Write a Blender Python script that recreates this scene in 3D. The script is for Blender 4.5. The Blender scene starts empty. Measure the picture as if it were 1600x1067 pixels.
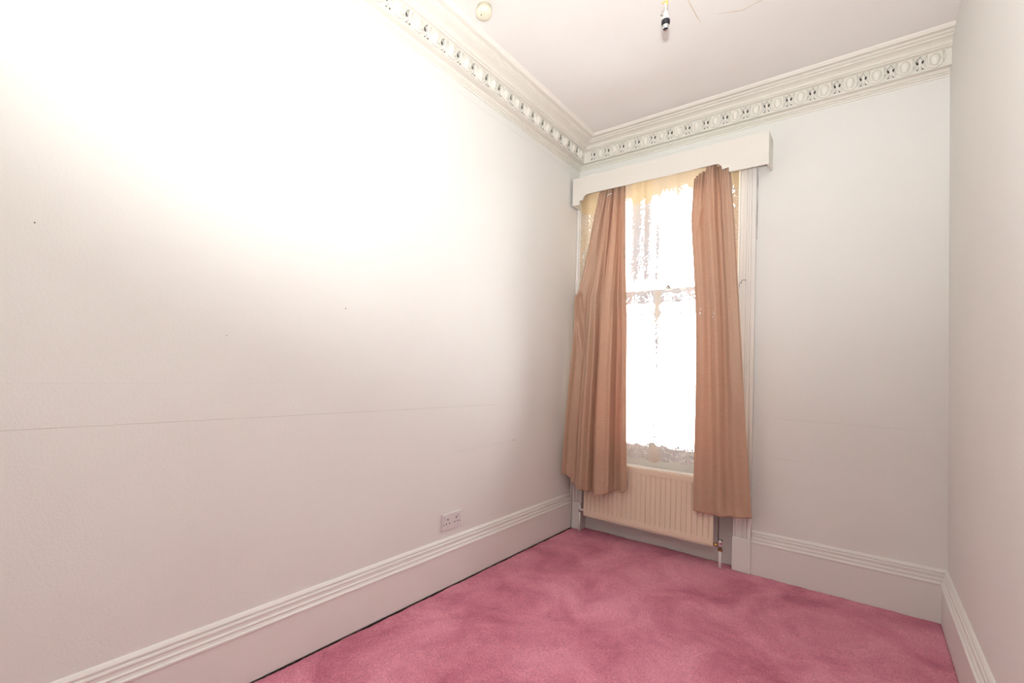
import bpy, bmesh, math, random
from mathutils import Vector, Matrix, noise
random.seed(4)
S = bpy.context.scene
COL = S.collection

# ------------------------------------------------------------------ camera
cam_d = bpy.data.cameras.new('camera'); cam = bpy.data.objects.new('camera', cam_d); COL.objects.link(cam)
cr = Vector((0.76422823, 0.64403842, 0.03420126)); cu = Vector((-0.00737184, -0.04430323, 0.99899093))
cf = Vector((-0.64490376, 0.7637092, 0.02911003)); cp = Vector((1.72562096, -3.3761875, 1.16821075))
m = Matrix.Identity(4)
for i in range(3):
    m[i][0] = cr[i]; m[i][1] = cu[i]; m[i][2] = -cf[i]; m[i][3] = cp[i]
cam.matrix_world = m
cam_d.sensor_width = 36; cam_d.sensor_fit = 'HORIZONTAL'
cam_d.lens = 747.2476 / 1600 * 36
cam_d.shift_x = 75.70076 / 1600; cam_d.shift_y = 22.1917 / 1600
cam_d.clip_start = .02
S.camera = cam

# ------------------------------------------------------------------ world: bright overcast daylight outside
w = bpy.data.worlds.new('daylight'); S.world = w; w.use_nodes = True
bg = w.node_tree.nodes['Background']
bg.inputs[0].default_value = (1.0, 1.0, 1.0, 1); bg.inputs[1].default_value = 9.0

# ------------------------------------------------------------------ the photographer's flash, tilted up to the left
def spot(name, loc, aim, power, size, blend, rad, col):
    l = bpy.data.lights.new(name, 'SPOT'); l.energy = power; l.spot_size = math.radians(size); l.spot_blend = blend
    l.shadow_soft_size = rad; l.color = col
    o = bpy.data.objects.new(name, l); COL.objects.link(o); o.location = loc
    o.rotation_euler = (Vector(aim) - Vector(loc)).to_track_quat('-Z', 'Y').to_euler()
    return o
FL = (cp[0], cp[1], cp[2] + .18)
spot('camera_flash', FL, (1.18, -2.35, 2.9), 212, 134, 1.0, .025, (0.95, 0.985, 1.0))

S.view_settings.view_transform = 'Standard'; S.view_settings.look = 'None'
S.view_settings.gamma = 1; S.view_settings.exposure = 0.28; S.view_settings.use_curve_mapping = False

# ------------------------------------------------------------------ materials
def mat(name, col, rough=.6, metal=0, spec=.4):
    M = bpy.data.materials.new(name); M.use_nodes = True
    b = M.node_tree.nodes['Principled BSDF']
    b.inputs['Base Color'].default_value = (*col, 1); b.inputs['Roughness'].default_value = rough
    b.inputs['Metallic'].default_value = metal; b.inputs['Specular IOR Level'].default_value = spec
    return M, M.node_tree, b
def nd(t, k, **kw):
    n = t.nodes.new(k)
    for a, v in kw.items(): setattr(n, a, v)
    return n
def noise_n(t, scale, detail=3, rough=.5, sc=None):
    tc = nd(t, 'ShaderNodeTexCoord'); n = nd(t, 'ShaderNodeTexNoise')
    n.inputs['Scale'].default_value = scale; n.inputs['Detail'].default_value = detail; n.inputs['Roughness'].default_value = rough
    if sc:
        mp = nd(t, 'ShaderNodeMapping'); mp.inputs['Scale'].default_value = sc
        t.links.new(tc.outputs['Object'], mp.inputs[0]); t.links.new(mp.outputs[0], n.inputs['Vector'])
    else: t.links.new(tc.outputs['Object'], n.inputs['Vector'])
    return n
def ramp(t, src, stops):
    r = nd(t, 'ShaderNodeValToRGB'); e = r.color_ramp.elements
    while len(e) < len(stops): e.new(.5)
    for k, (p, c) in zip(e, stops): k.position = p; k.color = (*c, 1)
    t.links.new(src, r.inputs[0]); return r
def bump(t, b, src, strength, dist):
    n = nd(t, 'ShaderNodeBump'); n.inputs['Strength'].default_value = strength; n.inputs['Distance'].default_value = dist
    t.links.new(src, n.inputs['Height'])
    if 'Normal' in b.inputs: t.links.new(n.outputs[0], b.inputs['Normal'])
    return n
def painted(name, c1, c2, rough=.7, bs=90, bstr=.25, bd=.002, spec=.3):
    M, t, b = mat(name, c1, rough, spec=spec)
    n = noise_n(t, 1.6, 4, .55); r = ramp(t, n.outputs['Fac'], [(.3, c2), (.65, c1)])
    t.links.new(r.outputs[0], b.inputs['Base Color'])
    n2 = noise_n(t, bs, 3, .6); bump(t, b, n2.outputs['Fac'], bstr, bd)
    return M
M_wall = painted('wall_paint', (.86, .845, .805), (.84, .82, .78), .75, 120, .35, .0025)
M_ceil = painted('ceiling_paint', (.865, .84, .80), (.84, .80, .755), .8, 70, .2, .002)
M_trim = painted('gloss_trim_paint', (.87, .845, .805), (.845, .81, .77), .42, 30, .08, .002, .45)
M_corn = painted('cornice_paint', (.87, .835, .765), (.84, .80, .72), .6, 160, .08, .0010)
M_pelm = painted('pelmet_paint', (.82, .785, .715), (.80, .76, .69), .45, 25, .06, .002, .4)
M_shade_scratch = mat('hollow_shade', (.08, .075, .075), .9)[0]  # near-black colour: painted shade of the cornice undercuts, also used for one scratch
M_groove = mat('dark_gap', (.12, .07, .06), .9)[0]
M_floor = mat('dark_floorboard', (.06, .035, .03), .8)[0]
M_white = mat('white_plastic', (.80, .77, .76), .35)[0]
M_cream = painted('cream_plastic', (.80, .76, .60), (.76, .70, .52), .4, 40, .05, .001)
M_black = mat('black_bakelite', (.018, .018, .022), .3)[0]
M_chrome = mat('chrome', (.62, .64, .64), .22, 1)[0]
M_brass = mat('tarnished_brass', (.42, .27, .11), .38, 1)[0]
M_oldmetal = mat('dull_metal', (.30, .28, .25), .45, .8)[0]
M_hole = mat('socket_hole', (.03, .02, .02), .8)[0]
M_seam = mat('paper_seam', (.66, .61, .57), .8)[0]
M_seaml = mat('paper_seam_raised', (.84, .81, .78), .7)[0]
M_stain = mat('yellowed_crack', (.74, .64, .50), .8)[0]
M_rad = painted('peach_enamel', (.89, .735, .575), (.86, .69, .53), .4, 30, .05, .001, .45)
M_yel = mat('yellow_wire', (.70, .47, .12), .5)[0]
M_sash = painted('sash_paint', (.68, .66, .63), (.62, .60, .57), .5, 40, .08, .001)

# carpet
M_carpet, t, b = mat('pink_carpet', (.6, .17, .23), .95, spec=.1)
n1 = noise_n(t, 3.2, 5, .62, (1, .75, 1)); n1.inputs['Distortion'].default_value = .6
r1 = ramp(t, n1.outputs['Fac'], [(.34, (.54, .150, .225)), (.47, (.70, .235, .325)), (.62, (.84, .330, .43))])
n2 = noise_n(t, 170, 2, .7); r2 = ramp(t, n2.outputs['Fac'], [(.3, (.62, .55, .57)), (.7, (1.2, 1.2, 1.2))])
mx = nd(t, 'ShaderNodeMix', data_type='RGBA', blend_type='MULTIPLY'); mx.inputs[0].default_value = .8
t.links.new(r1.outputs[0], mx.inputs[6]); t.links.new(r2.outputs[0], mx.inputs[7]); t.links.new(mx.outputs[2], b.inputs['Base Color'])
b.inputs['Sheen Weight'].default_value = .25; b.inputs['Sheen Tint'].default_value = (1, .6, .7, 1)
bump(t, b, n2.outputs['Fac'], .7, .006)

# curtain fabric: slubbed peach-brown satin that lets some light through
def fabric(name, c1, c2, trans):
    M, t, b = mat(name, c1, .40, spec=.5)
    n = noise_n(t, 60, 3, .6, (.5, .5, 6)); r = ramp(t, n.outputs['Fac'], [(.35, c2), (.62, c1)])
    t.links.new(r.outputs[0], b.inputs['Base Color']); bump(t, b, n.outputs['Fac'], .12, .0008)
    b.inputs['Sheen Weight'].default_value = .15
    tr = nd(t, 'ShaderNodeBsdfTranslucent'); tr.inputs[0].default_value = (.80, .40, .26, 1)
    mix = nd(t, 'ShaderNodeMixShader'); mix.inputs[0].default_value = trans
    t.links.new(b.outputs[0], mix.inputs[1]); t.links.new(tr.outputs[0], mix.inputs[2])
    t.links.new(mix.outputs[0], t.nodes['Material Output'].inputs[0])
    return M
M_cur = fabric('peach_brown_satin', (.655, .435, .305), (.585, .38, .26), .17)
M_tape = fabric('heading_tape_cloth', (.50, .29, .20), (.40, .23, .16), .05)

# lace: threads and holes from the mesh attributes "thread_cover" and "yellowing"
M_lace = bpy.data.materials.new('net_lace'); M_lace.use_nodes = True; t = M_lace.node_tree; t.nodes.clear()
out = nd(t, 'ShaderNodeOutputMaterial')
de = nd(t, 'ShaderNodeAttribute', attribute_name='thread_cover'); st = nd(t, 'ShaderNodeAttribute', attribute_name='yellowing')
tc = nd(t, 'ShaderNodeTexCoord')
vo = nd(t, 'ShaderNodeTexVoronoi'); vo.inputs['Scale'].default_value = 75; t.links.new(tc.outputs['Object'], vo.inputs['Vector'])
no = nd(t, 'ShaderNodeTexNoise'); no.inputs['Scale'].default_value = 60; no.inputs['Detail'].default_value = 3; t.links.new(tc.outputs['Object'], no.inputs['Vector'])
a1 = nd(t, 'ShaderNodeMath', operation='MULTIPLY_ADD'); t.links.new(vo.outputs['Distance'], a1.inputs[0]); a1.inputs[1].default_value = 1.1
t.links.new(no.outputs['Fac'], a1.inputs[2])          # ~0.35 .. 1.0
a2 = nd(t, 'ShaderNodeMath', operation='SUBTRACT'); t.links.new(de.outputs['Fac'], a2.inputs[0])
a3 = nd(t, 'ShaderNodeMath', operation='MULTIPLY'); t.links.new(a1.outputs[0], a3.inputs[0]); a3.inputs[1].default_value = .56
t.links.new(a3.outputs[0], a2.inputs[1])              # density - pattern
a4 = nd(t, 'ShaderNodeMapRange'); a4.inputs[1].default_value = -.06; a4.inputs[2].default_value = .06; a4.inputs[3].default_value = .05; a4.inputs[4].default_value = 1.0
t.links.new(a2.outputs[0], a4.inputs[0])
cr_ = nd(t, 'ShaderNodeValToRGB'); cr_.color_ramp.elements[0].color = (.69, .67, .68, 1); cr_.color_ramp.elements[1].color = (.70, .54, .34, 1)
t.links.new(st.outputs['Fac'], cr_.inputs[0])
di = nd(t, 'ShaderNodeBsdfDiffuse'); tl = nd(t, 'ShaderNodeBsdfTranslucent'); tp = nd(t, 'ShaderNodeBsdfTransparent')
t.links.new(cr_.outputs[0], di.inputs[0]); t.links.new(cr_.outputs[0], tl.inputs[0])
mr = nd(t, 'ShaderNodeMath', operation='MULTIPLY_ADD'); t.links.new(st.outputs['Fac'], mr.inputs[0]); mr.inputs[1].default_value = .12; mr.inputs[2].default_value = .03
m1 = nd(t, 'ShaderNodeMixShader'); t.links.new(mr.outputs[0], m1.inputs[0]); t.links.new(di.outputs[0], m1.inputs[1]); t.links.new(tl.outputs[0], m1.inputs[2])
m2 = nd(t, 'ShaderNodeMixShader'); t.links.new(a4.outputs[0], m2.inputs[0]); t.links.new(tp.outputs[0], m2.inputs[1]); t.links.new(m1.outputs[0], m2.inputs[2])
t.links.new(m2.outputs[0], out.inputs[0])

# thin window glass
M_glass = bpy.data.materials.new('window_glass'); M_glass.use_nodes = True; t = M_glass.node_tree; t.nodes.clear()
out = nd(t, 'ShaderNodeOutputMaterial'); tp = nd(t, 'ShaderNodeBsdfTransparent'); gl = nd(t, 'ShaderNodeBsdfGlossy'); gl.inputs['Roughness'].default_value = .02
fr = nd(t, 'ShaderNodeFresnel'); fr.inputs[0].default_value = 1.45; mi = nd(t, 'ShaderNodeMixShader')
tp.inputs[0].default_value = (.95, .96, .96, 1)
t.links.new(fr.outputs[0], mi.inputs[0]); t.links.new(tp.outputs[0], mi.inputs[1]); t.links.new(gl.outputs[0], mi.inputs[2]); t.links.new(mi.outputs[0], out.inputs[0])

# ------------------------------------------------------------------ helpers
def obj(name, bm, mt, parent=None, smooth=False, loc=None):
    bmesh.ops.recalc_face_normals(bm, faces=bm.faces)
    me = bpy.data.meshes.new(name); bm.to_mesh(me); bm.free()
    if mt: me.materials.append(mt)
    if smooth:
        for p in me.polygons: p.use_smooth = True
    o = bpy.data.objects.new(name, me); COL.objects.link(o)
    if parent: o.parent = parent
    if loc: o.location = loc
    return o
def tag(o, label=None, cat=None, group=None, kind=None):
    for k, v in (('label', label), ('category', cat), ('group', group), ('kind', kind)):
        if v: o[k] = v
    return o
def struct(name, bm, mt, label=None, cat=None, parent=None, smooth=False):
    o = obj(name, bm, mt, parent, smooth)
    if not parent: tag(o, label, cat, kind='structure')
    return o
def thing(name, label, cat, loc=(0, 0, 0), group=None):
    o = bpy.data.objects.new(name, None); COL.objects.link(o); o.location = loc; o.empty_display_size = .05
    return tag(o, label, cat, group)
def box(bm, x0, x1, y0, y1, z0, z1):
    vs = [bm.verts.new((x, y, z)) for x in (x0, x1) for y in (y0, y1) for z in (z0, z1)]
    for f in ((0, 1, 3, 2), (4, 6, 7, 5), (0, 4, 5, 1), (2, 3, 7, 6), (0, 2, 6, 4), (1, 5, 7, 3)):
        bm.faces.new([vs[i] for i in f])
def boxes(*bs, bevel=0):
    bm = bmesh.new()
    for q in bs: box(bm, *q)
    if bevel: bmesh.ops.bevel(bm, geom=bm.edges[:], offset=bevel, segments=2, affect='EDGES', profile=.5)
    return bm
def lathe(prof, n=20, axis='Z', org=(0, 0, 0)):
    bm = bmesh.new(); rings = []
    for r, z in prof:
        ring = []
        for k in range(n):
            a = 2 * math.pi * k / n; p = (r * math.cos(a), r * math.sin(a), z)
            if axis == 'X': p = (p[2], p[0], p[1])
            if axis == 'Y': p = (p[0], p[2], p[1])
            ring.append(bm.verts.new([p[i] + org[i] for i in range(3)]))
        rings.append(ring)
    for a, c in zip(rings, rings[1:]):
        for k in range(n): bm.faces.new((a[k], a[(k + 1) % n], c[(k + 1) % n], c[k]))
    bm.faces.new(rings[0]); bm.faces.new(rings[-1])
    return bm
def tube(bm, pts, r, n=8):
    pts = [Vector(p) for p in pts]; rings = []
    rr = r if isinstance(r, (list, tuple)) else [r] * len(pts)
    for i, p in enumerate(pts):
        d = (pts[min(i + 1, len(pts) - 1)] - pts[max(i - 1, 0)]).normalized()
        a = Vector((0, 0, 1)) if abs(d.z) < .9 else Vector((1, 0, 0))
        u = d.cross(a).normalized(); v = d.cross(u)
        rings.append([bm.verts.new(p + (u * math.cos(2 * math.pi * k / n) + v * math.sin(2 * math.pi * k / n)) * rr[i]) for k in range(n)])
    for a, c in zip(rings, rings[1:]):
        for k in range(n): bm.faces.new((a[k], a[(k + 1) % n], c[(k + 1) % n], c[k]))
    bm.faces.new(rings[0]); bm.faces.new(rings[-1])
    return bm
def lerp(a, c, s): return a + (c - a) * s
def interp(tab, x):
    if x <= tab[0][0]: return tab[0][1]
    for (x0, y0), (x1, y1) in zip(tab, tab[1:]):
        if x <= x1:
            s = (x - x0) / (x1 - x0); return y0 + (y1 - y0) * s
    return tab[-1][1]
def sinterp(tab, x):
    if x <= tab[0][0]: return tab[0][1]
    for (x0, y0), (x1, y1) in zip(tab, tab[1:]):
        if x <= x1:
            s = (x - x0) / (x1 - x0); s = s * s * (3 - 2 * s); return y0 + (y1 - y0) * s
    return tab[-1][1]

W, H, D = 2.036, 2.9, -4.0       # room width, height, near wall
# a moulding swept along a wall; prof = (distance from wall, z), closed against the wall
def sweep_left(prof, y0, mitre):
    bm = bmesh.new()
    A = [bm.verts.new((d, y0, z)) for d, z in prof]; B = [bm.verts.new((d, -d if mitre else 0, z)) for d, z in prof]
    return strip(bm, A, B)
def sweep_right(prof, y0, mitre):
    bm = bmesh.new()
    A = [bm.verts.new((W - d, y0, z)) for d, z in prof]; B = [bm.verts.new((W - d, -d if mitre else 0, z)) for d, z in prof]
    return strip(bm, A, B)
def sweep_back(prof, x0, x1, ml=False, mr=False):
    bm = bmesh.new()
    A = [bm.verts.new((x0 + (d if ml else 0), -d, z)) for d, z in prof]; B = [bm.verts.new((x1 - (d if mr else 0), -d, z)) for d, z in prof]
    return strip(bm, A, B)
def strip(bm, A, B):
    n = len(A)
    for i in range(n): bm.faces.new((A[i], A[(i + 1) % n], B[(i + 1) % n], B[i]))
    bm.faces.new(A); bm.faces.new(B[::-1])
    return bm

# ------------------------------------------------------------------ room shell
T = .16
struct('floor', boxes((-T, W + T, D - T, .28, -.10, -.012)), M_floor, 'dark floorboards under the carpet, seen as a thin gap by the left skirting', 'floor')
wl = struct('wall_left', boxes((-T, 0, D, .28, -.012, H)), M_wall, 'long plain off-white papered wall on the left', 'wall')
wr = struct('wall_right', boxes((W, W + T, D, .28, -.012, H)), M_wall, 'plain off-white wall on the right side of the room', 'wall')
struct('wall_front', boxes((-T, W + T, D - T, D, -.012, H)), M_wall, 'plain off-white wall behind the camera', 'wall')
OX0, OX1, OZ1 = .098, 1.105, 2.64
wb = struct('wall_back', boxes((0, OX0, 0, .28, -.012, H), (OX1, W, 0, .28, -.012, H), (OX0, OX1, 0, .28, OZ1, H),
                               (OX0, OX1, .05, .28, -.012, .50)), M_wall, 'off-white end wall holding the tall window', 'wall')
ce = struct('ceiling', boxes((-T, W + T, D - T, .28, H, H + .1)), M_ceil, 'flat off-white ceiling with yellowed cracks', 'ceiling')

# skirting
SK = [(0, .002), (.024, .002), (.024, .188), (.0275, .191), (.0275, .197), (.024, .200), (.0205, .200), (.0185, .207), (.0205, .214),
      (.0175, .218), (.0145, .219), (.0135, .229), (.0165, .233), (.0155, .238), (.010, .240), (.0085, .243), (.0115, .246), (.0115, .251), (.006, .259), (0, .262)]
struct('baseboard_left', sweep_left([(a, max(z, .009)) for a, z in SK], D, True), M_trim, 'tall white moulded skirting board along the left wall', 'skirting board')
struct('baseboard_back', sweep_back(SK, 1.2, W, False, True), M_trim, 'white moulded skirting board right of the window', 'skirting board')
struct('baseboard_right', sweep_right(SK, D, True), M_trim, 'white moulded skirting board along the right wall', 'skirting board')

# cornice
CO = [(0, 2.739), (.006, 2.739), (.007, 2.748), (.004, 2.750), (.011, 2.752), (.011, 2.758), (.007, 2.760), (.016, 2.763), (.016, 2.770), (.022, 2.7745), (.034, 2.772), (.050, 2.768), (.066, 2.765), (.072, 2.764),
      (.072, 2.770), (.070, 2.775), (.070, 2.846), (.080, 2.849), (.092, 2.849), (.097, 2.853), (.106, 2.854), (.106, 2.858), (.102, 2.864), (.108, 2.868), (.120, 2.872), (.134, 2.8745),
      (.149, 2.8755), (.149, 2.881), (.160, 2.881), (.171, 2.884), (.171, 2.8885), (.180, 2.8885), (.193, 2.8855), (.203, 2.8855), (.207, 2.889), (.214, 2.893), (.219, 2.8995), (0, 2.8995)]
cl = struct('trim_1', sweep_left(CO, D, True), M_corn, 'ornate plaster cornice with egg moulding along the left wall', 'cornice')
cb = struct('trim_2', sweep_back(CO, 0, W, True, False), M_corn, 'ornate plaster cornice with egg moulding above the window wall', 'cornice')

# one egg with its U-shaped frame and one leaf dart, in a local frame: x along the wall, -y out of it, z up
def egg_bm():
    bm = bmesh.new()
    bmesh.ops.create_uvsphere(bm, u_segments=14, v_segments=9, radius=1)
    for v in bm.verts:
        k = 1.0 + .14 * v.co.z
        v.co = Vector((v.co.x * .0205 * k, v.co.y * .021 + .001 - .004 * v.co.z, v.co.z * .031 + .003))
    return bm
def frame_bm():
    bm = bmesh.new(); pts = []; rr = []
    for i in range(15):
        a = math.pi * (1.06 + .88 * i / 14) ; x = .0345 * math.cos(a); z = .041 * math.sin(a) + .006
        pts.append((x, -.008 + .002 * math.cos(a * 2), z)); rr.append(.0052)
    pts = [(-.031, -.004, .036)] + pts + [(.031, -.004, .036)]; rr = [.004] + rr + [.004]
    tube(bm, pts, rr, 6)
    for v in bm.verts:                                   # fill it out towards the wall
        if v.co.y > -.004: v.co.y += .010
    return bm
def dart_bm():
    bm = bmesh.new()
    tube(bm, [(0, -.004, .034), (0, -.013, .018), (0, -.015, -.006), (0, -.010, -.034)], [.004, .0065, .006, .002], 6)
    for s in (-1, 1):
        tube(bm, [(0, -.003, .032), (s * .010, -.009, .026), (s * .0155, -.009, .012)], [.003, .0042, .002], 6)
        tube(bm, [(0, -.009, .004), (s * .007, -.012, -.012), (s * .0145, -.008, -.026), (s * .018, -.004, -.031)], [.004, .005, .0045, .002], 6)
    return bm
def hollow_bm():  # dark discs just proud of the band, painting in the shade of deep undercuts
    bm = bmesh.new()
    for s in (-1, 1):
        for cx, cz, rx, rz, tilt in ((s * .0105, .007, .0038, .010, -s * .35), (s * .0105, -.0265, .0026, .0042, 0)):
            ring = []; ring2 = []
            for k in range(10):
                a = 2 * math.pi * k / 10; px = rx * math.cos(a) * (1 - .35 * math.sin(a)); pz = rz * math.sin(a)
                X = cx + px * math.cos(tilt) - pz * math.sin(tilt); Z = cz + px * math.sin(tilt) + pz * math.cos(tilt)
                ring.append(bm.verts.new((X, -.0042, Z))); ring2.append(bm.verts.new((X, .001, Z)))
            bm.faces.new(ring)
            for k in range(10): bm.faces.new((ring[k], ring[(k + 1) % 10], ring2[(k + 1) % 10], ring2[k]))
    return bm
def mesh_of(bm, name, mt):
    bmesh.ops.recalc_face_normals(bm, faces=bm.faces); me = bpy.data.meshes.new(name); bm.to_mesh(me); bm.free(); me.materials.append(mt)
    for p in me.polygons: p.use_smooth = True
    return me
E_, F_, D_, H_ = mesh_of(egg_bm(), 'egg', M_corn), mesh_of(frame_bm(), 'egg_frame', M_corn), mesh_of(dart_bm(), 'leaf_dart', M_corn), mesh_of(hollow_bm(), 'hollow_shade', M_shade_scratch)
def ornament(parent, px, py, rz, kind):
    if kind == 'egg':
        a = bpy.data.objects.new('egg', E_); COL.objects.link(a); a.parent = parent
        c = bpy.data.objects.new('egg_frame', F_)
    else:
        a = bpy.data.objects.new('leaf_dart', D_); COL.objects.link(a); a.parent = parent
        c = bpy.data.objects.new('hollow_shade', H_)
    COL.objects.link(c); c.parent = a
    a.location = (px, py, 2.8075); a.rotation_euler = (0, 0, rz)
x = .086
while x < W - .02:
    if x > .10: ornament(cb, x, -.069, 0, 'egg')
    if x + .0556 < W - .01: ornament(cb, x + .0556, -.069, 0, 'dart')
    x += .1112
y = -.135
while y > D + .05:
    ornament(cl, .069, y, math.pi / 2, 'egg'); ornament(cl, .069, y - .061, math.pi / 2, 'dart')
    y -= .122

# window surround (architraves) and plinth blocks
def arch_bm(x0, x1, flip):
    pr = [(0, 0), (0, .020), (.010, .022), (.012, .016), (.030, .016), (.032, .021), (.046, .021), (.048, .015), (.058, .015), (.061, .024), (.072, .024), (.074, .019), (.078, .019), (.080, .029), (.096, .029), (.096, 0)]
    k = (x1 - x0) / .096; bm = bmesh.new()
    P = [((x1 - a * k) if flip else (x0 + a * k), -d) for a, d in pr]
    A = [bm.verts.new((a, d, .205)) for a, d in P]; B = [bm.verts.new((a, d, 2.60)) for a, d in P]
    return strip(bm, A, B)
struct('trim_3', arch_bm(1.103, 1.199, False), M_trim, 'white reeded architrave right of the window', 'architrave')
struct('trim_4', arch_bm(.004, .098, True), M_trim, 'white reeded architrave squeezed into the left corner', 'architrave')
struct('trim_5', boxes((1.101, 1.201, -.034, 0, .002, .2049), bevel=.0025), M_trim, 'white plinth block at the foot of the right architrave', 'plinth block')
struct('trim_6', boxes((.028, .099, -.034, 0, .002, .2049), bevel=.0025), M_trim, 'white plinth block at the foot of the left architrave', 'plinth block')

# ------------------------------------------------------------------ window
wn = thing('window_1', 'tall white sash window with lace net in front', 'window', (0, 0, 0)); wn['kind'] = 'structure'
obj('window_frame', boxes((OX0, OX0 + .018, .07, .18, .52, OZ1), (OX1 - .018, OX1, .07, .18, .52, OZ1), (OX0, OX1, .07, .18, OZ1 - .04, OZ1)), M_sash, wn)
obj('window_sill', boxes((OX0, OX1, .0, .20, .50, .528), bevel=.003), M_trim, wn)
us = obj('upper_sash', boxes((OX0 + .018, OX0 + .052, .13, .165, 1.758, OZ1 - .04), (OX1 - .052, OX1 - .018, .13, .165, 1.758, OZ1 - .04),
     (OX0 + .052, OX1 - .052, .13, .165, 1.758, 1.790), (OX0 + .052, OX1 - .052, .13, .165, OZ1 - .09, OZ1 - .04)), M_sash, wn)
ls = obj('lower_sash', boxes((OX0 + .018, OX0 + .052, .085, .12, .529, 1.785), (OX1 - .052, OX1 - .018, .085, .12, .529, 1.785),
     (OX0 + .052, OX1 - .052, .085, .12, 1.757, 1.785), (OX0 + .052, OX1 - .052, .085, .12, .529, .67)), M_sash, wn)
obj('sash_catch', lathe([(.016, 0), (.018, .008), (.010, .02), (.006, .028)], 12, 'Z', (.653, .10, 1.785)), M_oldmetal, ls, True)
obj('pane', boxes((OX0 + .052, OX1 - .052, .146, .150, 1.79, OZ1 - .09)), M_glass, us)
obj('pane', boxes((OX0 + .052, OX1 - .052, .100, .104, .67, 1.757)), M_glass, ls)

# ------------------------------------------------------------------ carpet (real pile unevenness)
bm = bmesh.new(); NX, NY = 200, 300
cx0, cx1, cy0, cy1 = .0300, W - .0245, D + .002, .047
grid = []
for j in range(NY + 1):
    row = []
    for i in range(NX + 1):
        x = lerp(cx0, cx1, i / NX); y = lerp(cy0, cy1, j / NY)
        if i == 0: x += .002 * noise.noise(Vector((0, y * 3, 5)))
        if y > -.026 and (x < OX0 or x > OX1): pass
        z = .0035 * noise.noise(Vector((x * 9, y * 9, 0))) + .0022 * noise.noise(Vector((x * 34, y * 34, 3))) + .0012 * noise.noise(Vector((x * 110, y * 110, 7))) + .004
        row.append(bm.verts.new((x, y, z)))
    grid.append(row)
for j in range(NY):
    for i in range(NX):
        q = (grid[j][i], grid[j][i + 1], grid[j + 1][i + 1], grid[j + 1][i])
        c = sum((v.co for v in q), Vector()) / 4
        if c.y > -.026 and (c.x < OX0 or c.x > OX1): continue
        if c.y > -.036 and (c.x < OX0 or OX1 < c.x < 1.2): continue
        bm.faces.new(q)
loose = [v for v in bm.verts if not v.link_faces]
bmesh.ops.delete(bm, geom=loose, context='VERTS')
# a thickness skirt along the edge
be = [e for e in bm.edges if len(e.link_faces) == 1]
r = bmesh.ops.extrude_edge_only(bm, edges=be)
for v in [g for g in r['geom'] if isinstance(g, bmesh.types.BMVert)]: v.co.z = -.0115
o = obj('carpet', bm, M_carpet, None, True)
tag(o, 'worn dusky pink cut-pile carpet covering the whole floor', 'carpet')

# ------------------------------------------------------------------ pelmet
pl = thing('pelmet', 'white boxed curtain pelmet with notched lower edge above the window', 'pelmet', (.65, -.07, 2.43))
def P(o): o.matrix_parent_inverse = Matrix.Translation(-Vector((.65, -.07, 2.43))); return o
out = [(.022, 2.628), (.022, 2.425), (.078, 2.425), (.080, 2.430), (.080, 2.455), (.107, 2.455)]
for k in range(9):
    a = math.pi - math.pi / 2 * k / 8; out.append((.145 + .038 * math.cos(a), 2.456 + .038 * math.sin(a)))
for k in range(9):
    a = math.pi / 2 - math.pi / 2 * k / 8; out.append((.996 + .038 * math.cos(a), 2.456 + .042 * math.sin(a)))
out += [(1.068, 2.462), (1.071, 2.457), (1.071, 2.436), (1.076, 2.431), (1.279, 2.431), (1.279, 2.628)]
bm = bmesh.new()
A = [bm.verts.new((a, -.150, z)) for a, z in out]; B = [bm.verts.new((a, -.138, z)) for a, z in out]
strip(bm, A, B); P(obj('front_board', bm, M_pelm, pl))
P(obj('end_board', boxes((1.267, 1.279, -.1375, -.001, 2.436, 2.628)), M_pelm, pl))
P(obj('end_board', boxes((.022, .034, -.1375, -.030, 2.425, 2.628)), M_pelm, pl))
P(obj('top_board', boxes((.0345, 1.2665, -.1375, -.001, 2.612, 2.626)), M_pelm, pl))

rl = thing('curtain_rail', 'dull metal curtain rail hidden behind the pelmet', 'curtain rail', (.65, -.10, 2.52))
o = obj('rail', boxes((.05, 1.24, -.101, -.094, 2.543, 2.561), (.05, 1.24, -.104, -.090, 2.561, 2.564), bevel=.001), M_oldmetal, rl); o.matrix_parent_inverse = Matrix.Translation((-.65, .10, -2.52))
o = None
for xx in (.30, .98):
    o = obj('bracket', boxes((xx, xx + .015, -.089, -.001, 2.575, 2.586), (xx, xx + .015, -.101, -.090, 2.5645, 2.586)), M_oldmetal, rl); o.matrix_parent_inverse = Matrix.Translation((-.65, .10, -2.52))

# ------------------------------------------------------------------ curtains
def cloth(name, mt, parent, fn, nu, nv, thick, v0=0, v1=1, u0=0, u1=1):
    bm = bmesh.new(); g = []
    for j in range(nv + 1):
        g.append([bm.verts.new(fn(lerp(u0, u1, i / nu), lerp(v0, v1, j / nv))) for i in range(nu + 1)])
    for j in range(nv):
        for i in range(nu): bm.faces.new((g[j][i], g[j][i + 1], g[j + 1][i + 1], g[j + 1][i]))
    o = obj(name, bm, mt, parent, True)
    if thick:
        s = o.modifiers.new('thickness', 'SOLIDIFY'); s.thickness = thick; s.offset = 0
    return o
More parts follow.
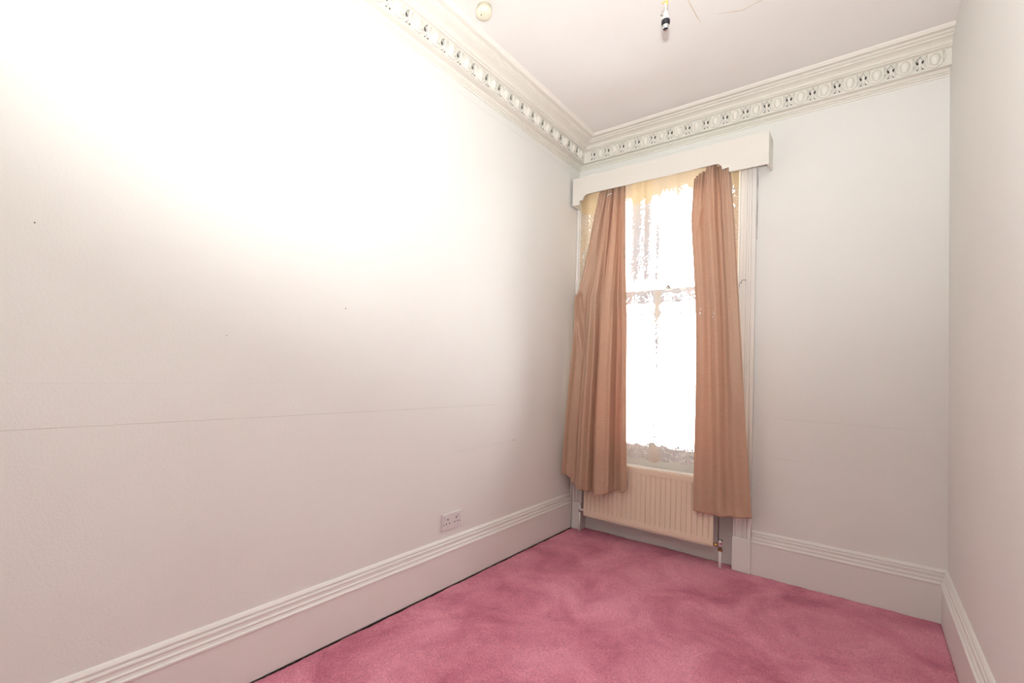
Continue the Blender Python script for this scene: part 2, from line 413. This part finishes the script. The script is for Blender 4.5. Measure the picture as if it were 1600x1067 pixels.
# left curtain: edge tables over z (x, y)
LX = [(.38, .010), (.44, .012), (.71, .020), (.993, .033), (1.374, .049), (1.70, .050), (1.736, .052), (1.80, .073), (1.901, .099), (2.114, .140), (2.30, .175), (2.505, .219), (2.53, .222)]
LY = [(.33, -.205), (.71, -.19), (1.374, -.15), (1.736, -.12), (2.1, -.10), (2.53, -.105)]
RX = [(.36, .488), (.758, .471), (1.107, .457), (1.552, .443), (2.006, .423), (2.496, .411), (2.53, .411)]
RY = [(.36, -.156), (.758, -.14), (1.552, -.11), (2.53, -.105)]
BOT = [(0, .438), (.06, .430), (.15, .402), (.17, .372), (.30, .352), (.42, .342), (.46, .336), (.60, .330), (.74, .352), (.79, .366), (.83, .376), (.93, .368), (.97, .376), (1, .396)]
FB = [(0, -.012), (.035, .010), (.09, -.010), (.20, -.018), (.285, .016), (.36, .030), (.43, .006), (.49, -.026), (.525, .010), (.60, .040), (.72, .042), (.775, .030), (.80, -.024), (.86, -.030), (.905, .004), (.95, .014), (1, -.004)]
FT = [(0, .004), (.10, .014), (.20, .008), (.29, -.018), (.325, -.016), (.355, .012), (.43, .018), (.50, .004), (.53, -.022), (.56, -.020), (.59, .006), (.66, .014), (.74, .006), (.78, -.012), (.82, -.014), (.87, .006), (.94, .012), (1, .0)]
def left_fn(u, v):
    zb = interp(BOT, u); zt = 2.523 - .004 * math.sin(u * 40)
    z = lerp(zt, zb, v)
    x = lerp(interp(LX, z), interp(RX, z), u); y = lerp(interp(LY, z), interp(RY, z), u)
    s = min(1, max(0, (v - .05) / .55)); s = s * s * (3 - 2 * s)
    f = lerp(sinterp(FT, u), sinterp(FB, u), s)
    amp = lerp(1.25, 1.5, min(1, v * 1.6))
    # sag crease of the left leading fold, running down from the kink in the edge
    if z < 1.76:
        c = (1.76 - z) * .42; wd = .045
        f += .016 * math.exp(-((u - c) / wd) ** 2) * max(0, 1 - (1.76 - z) / .75) - .014 * math.exp(-((u - c - .07) / .05) ** 2) * max(0, 1 - (1.76 - z) / .75)
    # gathers under the heading tape
    g = max(0, 1 - v / .16) ** 1.4
    f += g * .0068 * math.sin(u * 82 + 1.2 * math.sin(u * 13))
    # small creases near the hem
    h = max(0, (v - .86) / .14)
    f += h * .006 * noise.noise(Vector((u * 9, z * 22, 2))) + .0025 * noise.noise(Vector((u * 7, z * 5, 9)))
    x += h * .004 * noise.noise(Vector((u * 6, z * 12, 7)))
    return (x, y - f * amp, z)
lc = thing('curtain', 'creased peach-brown satin curtain hanging on the left of the window, against the corner', 'curtain')
cloth('fabric', M_cur, lc, left_fn, 240, 220, .0016)
def left_tape(u, v):
    q = left_fn(u, v); return (q[0], q[1] + .0042, q[2])
cloth('heading_tape', M_tape, lc, left_tape, 200, 6, 0, .002, .028, .01, .99)
bm = bmesh.new()
hx, hy, hz = left_fn(.45, .03)
tube(bm, [(hx - .022, hy - .009, hz - .010), (hx - .008, hy - .014, hz - .002), (hx + .012, hy - .014, hz + .004), (hx + .022, hy - .010, hz + .003)], [.002, .0035, .0035, .002], 6)
o = obj('curtain_hook', bm, M_white, lc, True); o['label'] = 'loose white plastic hook'

RLX = [(.33, .902), (.725, .900), (1.047, .902), (1.37, .899), (1.655, .890), (1.945, .870), (2.176, .851), (2.35, .856), (2.444, .862), (2.53, .872)]
RRX = [(.33, 1.222), (.362, 1.219), (.542, 1.207), (.913, 1.179), (1.292, 1.156), (1.717, 1.129), (2.111, 1.103), (2.40, 1.078), (2.468, 1.069), (2.53, 1.060)]
RTOP = [(0, 2.450), (.10, 2.468), (.20, 2.488), (.34, 2.498), (.345, 2.520), (.60, 2.522), (.64, 2.508), (.80, 2.512), (.81, 2.482), (.90, 2.478), (1, 2.474)]
RBOT = [(0, .338), (.12, .336), (.3, .334), (.55, .338), (.8, .350), (1, .360)]
GB = [(0, .0), (.14, .010), (.32, -.006), (.48, .016), (.62, -.010), (.78, .010), (.90, .002), (1, .004)]
GT = [(0, -.004), (.08, .004), (.18, -.006), (.29, -.020), (.335, -.020), (.360, .016), (.46, .024), (.56, .010), (.62, -.026), (.68, -.028), (.76, .002), (.88, .020), (.96, .012), (1, -.004)]
def right_fn(u, v):
    z = lerp(interp(RTOP, u), interp(RBOT, u), v)
    x = lerp(interp(RLX, z), interp(RRX, z), u); y = lerp(-.106, -.126, min(1, v * 4))
    s = min(1, max(0, v / .75)); f = lerp(sinterp(GT, u), sinterp(GB, u), s)
    g = max(0, 1 - v / .11) ** 1.2
    f += g * .0066 * math.sin(u * 95 + 1.5 * math.sin(u * 17))
    # diagonal drag line from the drooping heading to the free edge
    dl = u * 1.0 - (2.30 - z) * -.9 - .30
    f += .006 * math.exp(-(dl / .05) ** 2) * (1 if 1.9 < z < 2.4 else 0) * min(1, (2.4 - z) * 6 if z < 2.4 else 0) * min(1, max(0, (z - 1.9) * 6))
    h = max(0, (v - .84) / .16)
    f += h * .005 * noise.noise(Vector((u * 5, z * 16, 12))) + .003 * noise.noise(Vector((u * 6, z * 3.2, 19)))
    return (x, y - f * 1.15, z)
rc = thing('curtain', 'flatter peach-brown satin curtain with white paint marks, hanging on the right of the window', 'curtain')
cloth('fabric', M_cur, rc, right_fn, 200, 220, .0016)
def right_tape(u, v):
    q = right_fn(u, v); return (q[0], q[1] + .0042, q[2])
cloth('heading_tape', M_tape, rc, right_tape, 200, 6, 0, .002, .03, .01, .99)
# white marks on it
def mark(u, z, w_, h_, seed, parent):
    rnd = random.Random(seed); zt, zb = interp(RTOP, u), interp(RBOT, u); v = (zt - z) / (zt - zb)
    cx, cy, cz = right_fn(u, v); bm = bmesh.new()
    ring = [bm.verts.new((cx + w_ * math.cos(k * .785) * rnd.uniform(.4, 1.2), cy - .0032, cz + h_ * math.sin(k * .785) * rnd.uniform(.4, 1.2))) for k in range(8)]
    r2 = [bm.verts.new((v_.co.x, v_.co.y + .0022, v_.co.z)) for v_ in ring]
    strip(bm, ring, r2); o = obj('paint_mark', bm, M_white, parent); return o
for u_, z_, w_, h_, s_ in ((.12, 1.572, .009, .010, 1), (.13, 1.60, .003, .009, 2), (.43, 1.575, .006, .004, 3), (.455, 1.562, .003, .008, 4), (.42, 1.545, .003, .006, 5), (.435, 1.528, .002, .005, 6), (.82, 1.64, .003, .005, 7), (.80, 1.43, .002, .004, 8)):
    mark(u_, z_, w_, h_, s_, rc)

# ------------------------------------------------------------------ lace net
bm = bmesh.new(); NU, NV = 150, 330
dl = bm.verts.layers.float.new('thread_cover'); sl = bm.verts.layers.float.new('yellowing'); dl = bm.verts.layers.float['thread_cover']; sl = bm.verts.layers.float['yellowing']
def ss(a, c, x): s = min(1, max(0, (x - a) / (c - a))); return s * s * (3 - 2 * s)
def band(x, c, wd): return math.exp(-((x - c) / wd) ** 2)
g = []
for j in range(NV + 1):
    row = []
    for i in range(NU + 1):
        u = i / NU; v = j / NV
        x = lerp(.043, 1.108, u)
        zb = .585 + .012 * abs(math.sin(u * 30)) + .014 * u - .022 * band(x, .63, .03)
        z = lerp(2.56, zb, v)
        y = -.045 + .006 * math.sin(u * 60 + .6 * math.sin(z * 3)) + .004 * noise.noise(Vector((x * 14, 0, z * 1.5)))
        y += .02 * band(x, .5, .03) * ss(1.6, 2.4, z)
        nz = noise.noise(Vector((x * 22, 0, z * 7)))
        d = .25
        d += .16 * ss(.36, .41, x) * (1 - ss(.58, .64, x)) * ss(1.78, 1.85, z)
        top = ss(2.355, 2.40, z + .02 * noise.noise(Vector((x * 20, 1, 0)))); d = lerp(d, .50 + .30 * nz + .1 * noise.noise(Vector((x * 60, 0, z * 40))), top); d += top * .6 * ss(2.40, 2.48, z)
        st_ = top * .85
        fold = (band(x, .470, .030) + band(x, .545, .028)) * ss(1.77, 1.9, z) * lerp(.72, 1, ss(2.0, 2.4, z)); d += fold * (.66 + .22 * nz); st_ += fold * .4 * ss(2.0, 2.4, z)
        d += .42 * band(x, .62, .014) * ss(1.77, 1.85, z) * (.8 + nz)
        mid = ss(1.655, 1.675, z) * (1 - ss(1.755, 1.765, z)); d += mid * (.50 + .25 * nz) * (1 if x < .56 else .8); d += band(z, 1.60, .016) * .34
        bar = band(x, .628, .020) * (1 - ss(1.75, 1.775, z)); d += bar * lerp(.26, .62, ss(1.2, 1.62, z)) * (1 + .8 * nz); st_ += bar * .55 * ss(1.40, 1.62, z)
        hem = 1 - ss(.69, .72, z + .008 * math.sin(x * 70)); d += hem * (.40 + .2 * nz + .18 * math.sin(z * 150 + 2.5 * math.sin(x * 35))); st_ += hem * .55 * band(x, .63, .05)
        d += hem * .4 * band(x, .63, .045)
        edge = 1 - ss(.24, .30, x) + ss(.98, 1.05, x); d += edge * (.50 + .1 * nz); st_ += edge * (.75 + .3 * nz)
        vt = bm.verts.new((x, y, z)); vt[dl] = d; vt[sl] = max(0, min(1, st_)); row.append(vt)
    g.append(row)
for j in range(NV):
    for i in range(NU): bm.faces.new((g[j][i], g[j][i + 1], g[j + 1][i + 1], g[j + 1][i]))
o = obj('net_curtain', bm, M_lace, None, True)
tag(o, 'yellowed white lace net hanging straight across the window between both curtains', 'net curtain')

# ------------------------------------------------------------------ radiator
rd = thing('radiator', 'peach enamelled steel panel radiator with upright flutes under the window', 'radiator')
RX0, RX1, RZ0, RZ1 = .150, 1.010, .142, .540
bm = bmesh.new(); NF = 26; pitch = (RX1 - RX0 - .02) / NF; xs = [RX0]
per = [0, .36, .44, .5, .56, .64]
for k in range(NF):
    for q in per: xs.append(RX0 + .01 + (k + q) * pitch)
xs += [RX1 - .01, RX1]
zs = [RZ0, RZ0 + .003, RZ0 + .030, RZ0 + .036, RZ0 + .043, RZ1 - .045, RZ1 - .038, RZ1 - .031, RZ1 - .003, RZ1]
def rad_y(i, j, x, z):
    y = -.100
    if j in (0, len(zs) - 1) or i in (0, len(xs) - 1): y = -.096
    ins = {3: .35, 4: 1, 5: 1, 6: .35}.get(j, 0)
    ph = ((x - RX0 - .01) / pitch) % 1
    if ins and 0 < i < len(xs) - 1: y += ins * .0015
    if ins and .3 < ph < .7: y += ins * .0055 * math.exp(-((ph - .5) / .075) ** 2)
    return y
g = [[bm.verts.new((x, rad_y(i, j, x, z), z)) for i, x in enumerate(xs)] for j, z in enumerate(zs)]
for j in range(len(zs) - 1):
    for i in range(len(xs) - 1): bm.faces.new((g[j][i], g[j][i + 1], g[j + 1][i + 1], g[j + 1][i]))
be = [e for e in bm.edges if len(e.link_faces) == 1]
r = bmesh.ops.extrude_edge_only(bm, edges=be)
nv = [q for q in r['geom'] if isinstance(q, bmesh.types.BMVert)]
for v in nv: v.co.y = -.084
obj('front_panel', bm, M_rad, rd)
obj('back_panel', boxes((RX0 + .01, RX1 - .012, -.0838, -.072, RZ0 + .004, RZ1 - .006), bevel=.002), M_rad, rd)
obj('bottom_seam', boxes((RX0 + .003, RX1 - .003, -.0975, -.088, RZ0 - .007, RZ0 - .0005)), M_rad, rd)
obj('top_seam', boxes((RX0 + .003, RX1 - .003, -.096, -.086, RZ1 + .0005, RZ1 + .006)), M_rad, rd)
bmv = bmesh.new()
for k in range(NF):
    xx = RX0 + .01 + (k + .5) * pitch; box(bmv, xx - .009, xx + .009, -.0715, -.035, RZ0 + .03, RZ1 - .04)
o = obj('convector_fins', bmv, M_rad, rd); o['kind'] = 'stuff'
for xx in (.28, .86): obj('wall_bracket', boxes((xx, xx + .03, -.034, .0495, .20, .48)), M_white, rd)
# left valve, painted over
lv = obj('lockshield_valve', lathe([(.010, 0), (.010, .018), (.0125, .019), (.0125, .030), (.009, .033), (.009, .046), (.006, .050)], 12, 'Z', (.112, -.078, .150)), M_white, rd, True)
bm = bmesh.new(); tube(bm, [(.112, -.078, .168), (.132, -.078, .168), (.162, -.078, .168)], .008, 10); obj('union', bm, M_white, lv, True)
bm = bmesh.new(); tube(bm, [(.112, -.078, .150), (.112, -.078, .08), (.112, -.078, .0105)], .0075, 10); obj('pipe', bm, M_trim, lv, True)
# right valve, bare metal
rv = obj('radiator_valve', lathe([(.010, 0), (.011, .010), (.0155, .012), (.0155, .022), (.014, .024), (.0165, .028), (.0165, .050), (.013, .054), (.013, .047), (.001, .047)], 16, 'Z', (1.047, -.080, .128)), M_chrome, rd, True)
bm = bmesh.new(); tube(bm, [(1.008, -.080, .148), (1.020, -.080, .146), (1.047, -.080, .142)], .009, 10); o = obj('union', bm, M_brass, rv, True)
o = obj('union_nut', lathe([(.010, 0), (.0125, .001), (.0125, .010), (.010, .011)], 6, 'X', (1.0195, -.080, .146)), M_brass, rv)
o = obj('pipe_nut', lathe([(.011, 0), (.0135, .001), (.0135, .011), (.011, .012)], 6, 'Z', (1.047, -.080, .114)), M_brass, rv)
bm = bmesh.new(); tube(bm, [(1.047, -.080, .118), (1.047, -.080, .06), (1.047, -.080, .0105)], .0078, 10); o = obj('pipe', bm, M_trim, rv, True)
bm = bmesh.new(); tube(bm, [(1.030, -.050, .165), (1.030, -.050, .30), (1.030, -.050, .50)], .0035, 8)
tube(bm, [(1.030, -.050, .170), (1.030, -.055, .155), (1.036, -.070, .146)], .0035, 8); obj('bleed_pipe', bm, M_oldmetal, rv, True)

# ------------------------------------------------------------------ double socket
sk = thing('wall_socket', 'white double power socket low on the left wall above the skirting', 'socket', (0, -1.394, .348))
def SB(name, bs, mt, parent=sk, bevel=0):
    return obj(name, boxes(*bs, bevel=bevel), mt, parent)
SB('face_plate', [(.0005, .0105, -.075, .075, -.043, .043)], M_white, bevel=.002)
for s in (-1, 1):
    cy = s * .034
    SB('rocker_switch', [(.0106, .0150, cy - s * .0 + s * .018 - .007, cy + s * .018 + .007, .012, .033)], M_white, bevel=.0012)
    SB('socket_hole', [(.0100, .0109, cy - .003, cy + .003, .006, .018)], M_hole)
    SB('socket_hole', [(.0100, .0109, cy - .016, cy - .009, -.013, -.007)], M_hole)
    SB('socket_hole', [(.0100, .0109, cy + .009, cy + .016, -.013, -.007)], M_hole)
for s in (-1, 1):
    obj('screw', lathe([(.0034, .0103), (.0034, .0115), (.002, .0120)], 10, 'X', (0, s * .066 if s < 0 else .066, -.012)), M_oldmetal, sk)

# ------------------------------------------------------------------ pendant lamp holder
px, py, pz = 1.129, -1.543, 2.52
pn = thing('lamp_holder', 'bare black and white bulb holder dangling on a short flex from the ceiling', 'lamp holder', (px, py, 2.9))
def rel(z): return (2.528 + (z - 2.528) * .70 if z < 2.6 else z) - 2.9
obj('ceiling_rose', lathe([(.036, -.001), (.036, -.012), (.030, -.022), (.012, -.026), (.006, -.034)], 24), M_white, pn, True)
bm = bmesh.new(); tube(bm, [(.002, 0, -.03), (.003, .001, -.12), (.0015, 0, -.22), (.002, 0, -.30), (.0, 0, rel(2.575))], .0020, 6)
tube(bm, [(-.002, 0, -.03), (-.004, .001, -.11), (-.001, 0, -.20), (-.005, .001, -.27), (-.001, 0, rel(2.575))], .0020, 6)
obj('flex', bm, M_cream, pn, True)
bm = bmesh.new(); tube(bm, [(.004, 0, -.308), (-.003, -.004, -.302), (-.010, -.006, -.304), (-.014, -.004, -.309)], .0026, 6)
tube(bm, [(.005, .001, -.290), (.005, -.002, -.318)], .0026, 6)
o = obj('wire_end', bm, M_yel, pn, True); o['label'] = 'yellow frayed wire end'
obj('cap', lathe([(0.00296, rel(2.580)), (0.00592, rel(2.572)), (0.01073, rel(2.548)), (0.01221, rel(2.533)), (0.01221, rel(2.528))], 20), M_white, pn, True)
bm = bmesh.new(); tube(bm, [(-.009, -.003, rel(2.553)), (-.018, -.006, rel(2.558))], [.003, .0024], 8); o = obj('cap_screw', bm, M_oldmetal, pn, True)
obj('shade_ring', lathe([(0.01221, rel(2.5275)), (0.01517, rel(2.524)), (0.01591, rel(2.515)), (0.01517, rel(2.504)), (0.01221, rel(2.500)), (0.01221, rel(2.503))], 24), M_black, pn, True)
obj('metal_shell', lathe([(0.00925, rel(2.506)), (0.01110, rel(2.4995)), (0.01110, rel(2.476)), (0.00999, rel(2.475)), (0.00962, rel(2.490)), (0.00074, rel(2.490))], 20), M_chrome, pn, True)
obj('contact_block', lathe([(0.00947, rel(2.4895)), (0.00947, rel(2.480)), (0.00296, rel(2.480)), (0.00296, rel(2.476)), (0.00074, rel(2.476))], 14), M_black, pn, True)

# ------------------------------------------------------------------ ceiling detector
dt = thing('ceiling_detector', 'small round cream detector with a dark dot, screwed to the ceiling near the left cornice', 'detector', (.318, -1.645, H))
obj('base', lathe([(.034, -.001), (.034, -.010), (.037, -.012)], 28), M_cream, dt, True)
o = obj('housing', lathe([(.037, -.0125), (.038, -.030), (.036, -.042), (.031, -.046), (.012, -.047)], 28), M_cream, dt, True)
o = obj('indicator', lathe([(.0026, -.0465), (.0026, -.0485), (.001, -.0490)], 10, 'Z', (-.004, -.016, 0)), M_black, dt)
for p in o.data.polygons: p.use_smooth = False

# ------------------------------------------------------------------ hook with frayed cord on the architrave
hk = thing('tieback_hook', 'small bent wire hook on the architrave beside the right curtain', 'hook')
bm = bmesh.new(); tube(bm, [(1.128, -.020, 1.760), (1.128, -.045, 1.764), (1.134, -.052, 1.772), (1.146, -.050, 1.778), (1.156, -.046, 1.772)], .0022, 6)
obj('hook', bm, M_oldmetal, hk, True)
bm = bmesh.new(); tube(bm, [(1.130, -.046, 1.765), (1.122, -.05, 1.762), (1.118, -.045, 1.750), (1.121, -.048, 1.738), (1.116, -.044, 1.728)], .0016, 6)
obj('cord', bm, M_oldmetal, hk, True)

# ------------------------------------------------------------------ cracks, paper seams and nail heads
def seam(parent, pts, wd, mt, nrm, name='paper_seam', seed=0, tap=True):
    bm = bmesh.new(); n = Vector(nrm); P_ = []
    for (a, c) in zip(pts, pts[1:]):
        a, c = Vector(a), Vector(c); k = max(2, int((c - a).length / .03))
        for i in range(k): P_.append(a.lerp(c, i / k))
    P_.append(Vector(pts[-1])); L = len(P_); ring = []
    for i, p in enumerate(P_):
        d = (P_[min(i + 1, L - 1)] - P_[max(i - 1, 0)]).normalized(); s = d.cross(n)
        j = .0012 * noise.noise(Vector((i * .6, seed, 0))); ww = wd * (.6 + .5 * noise.noise(Vector((i * .4, seed, 4))))
        if tap: ww *= min(1, .2 + min(i, L - 1 - i) / 3)
        q = p + s * j
        ring.append([bm.verts.new(q + s * ww), bm.verts.new(q + n * .0006), bm.verts.new(q - s * ww)])
    for a, c in zip(ring, ring[1:]):
        for k in range(2): bm.faces.new((a[k], a[k + 1], c[k + 1], c[k]))
    return obj(name, bm, mt, parent)
seam(wl, [(.0002, -3.9, .970), (.0002, -2.38, .965), (.0002, -1.2, .963), (.0002, -.95, .962)], .0012, M_seam, (1, 0, 0), seed=1)
seam(wl, [(.0002, -3.9, 1.093), (.0002, -.15, 1.096)], .0010, M_seaml, (1, 0, 0), seed=2)
seam(wl, [(.0002, -1.42, .713), (.0002, -.97, .724), (.0002, -.82, .728)], .0010, M_seam, (1, 0, 0), 'scratch', seed=3)
seam(wl, [(.0002, -.85, .729), (.0002, -.78, .7295)], .0014, M_shade_scratch, (1, 0, 0), 'scratch', seed=4)
seam(wb, [(1.30, -.0002, .945), (1.40, -.0002, .938), (1.62, -.0002, .942), (2.0, -.0002, .936)], .0009, M_seam, (0, -1, 0), seed=5)
seam(wb, [(1.21, -.0002, .72), (1.34, -.0002, .705), (1.55, -.0002, .700)], .0009, M_seam, (0, -1, 0), seed=6)
seam(wb, [(1.2025, -.0003, 2.03), (1.2025, -.0003, 2.47)], .0018, M_groove, (0, -1, 0), 'crack', seed=7, tap=False)
seam(wl, [(.0002, -3.9, 2.690), (.0002, -1.9, 2.690), (.0002, -.2, 2.694)], .0010, M_seam, (1, 0, 0), seed=8)
seam(ce, [(1.055, -1.45, H - .0002), (1.084, -1.13, H - .0002), (1.092, -.90, H - .0002)], .0045, M_stain, (0, 0, -1), 'crack', seed=9)
seam(ce, [(1.44, -1.05, H - .0002), (1.346, -.905, H - .0002), (1.266, -.888, H - .0002), (1.167, -.933, H - .0002)], .0065, M_stain, (0, 0, -1), 'crack', seed=10)
for (yy, zz, r_) in ((-2.134, 1.415, .0028), (-3.151, 1.526, .0022), (-2.63, 1.26, .0016)):
    obj('nail_head', lathe([(r_, .0002), (r_, .0012), (r_ * .5, .0018)], 8, 'X', (0, yy, zz)), M_oldmetal, wl)
# chips on the pelmet end
P(seam(pl, [(1.2792, -.055, 2.612), (1.2792, -.040, 2.600), (1.2792, -.022, 2.575)], .0022, M_groove, (1, 0, 0), 'chip', seed=11))
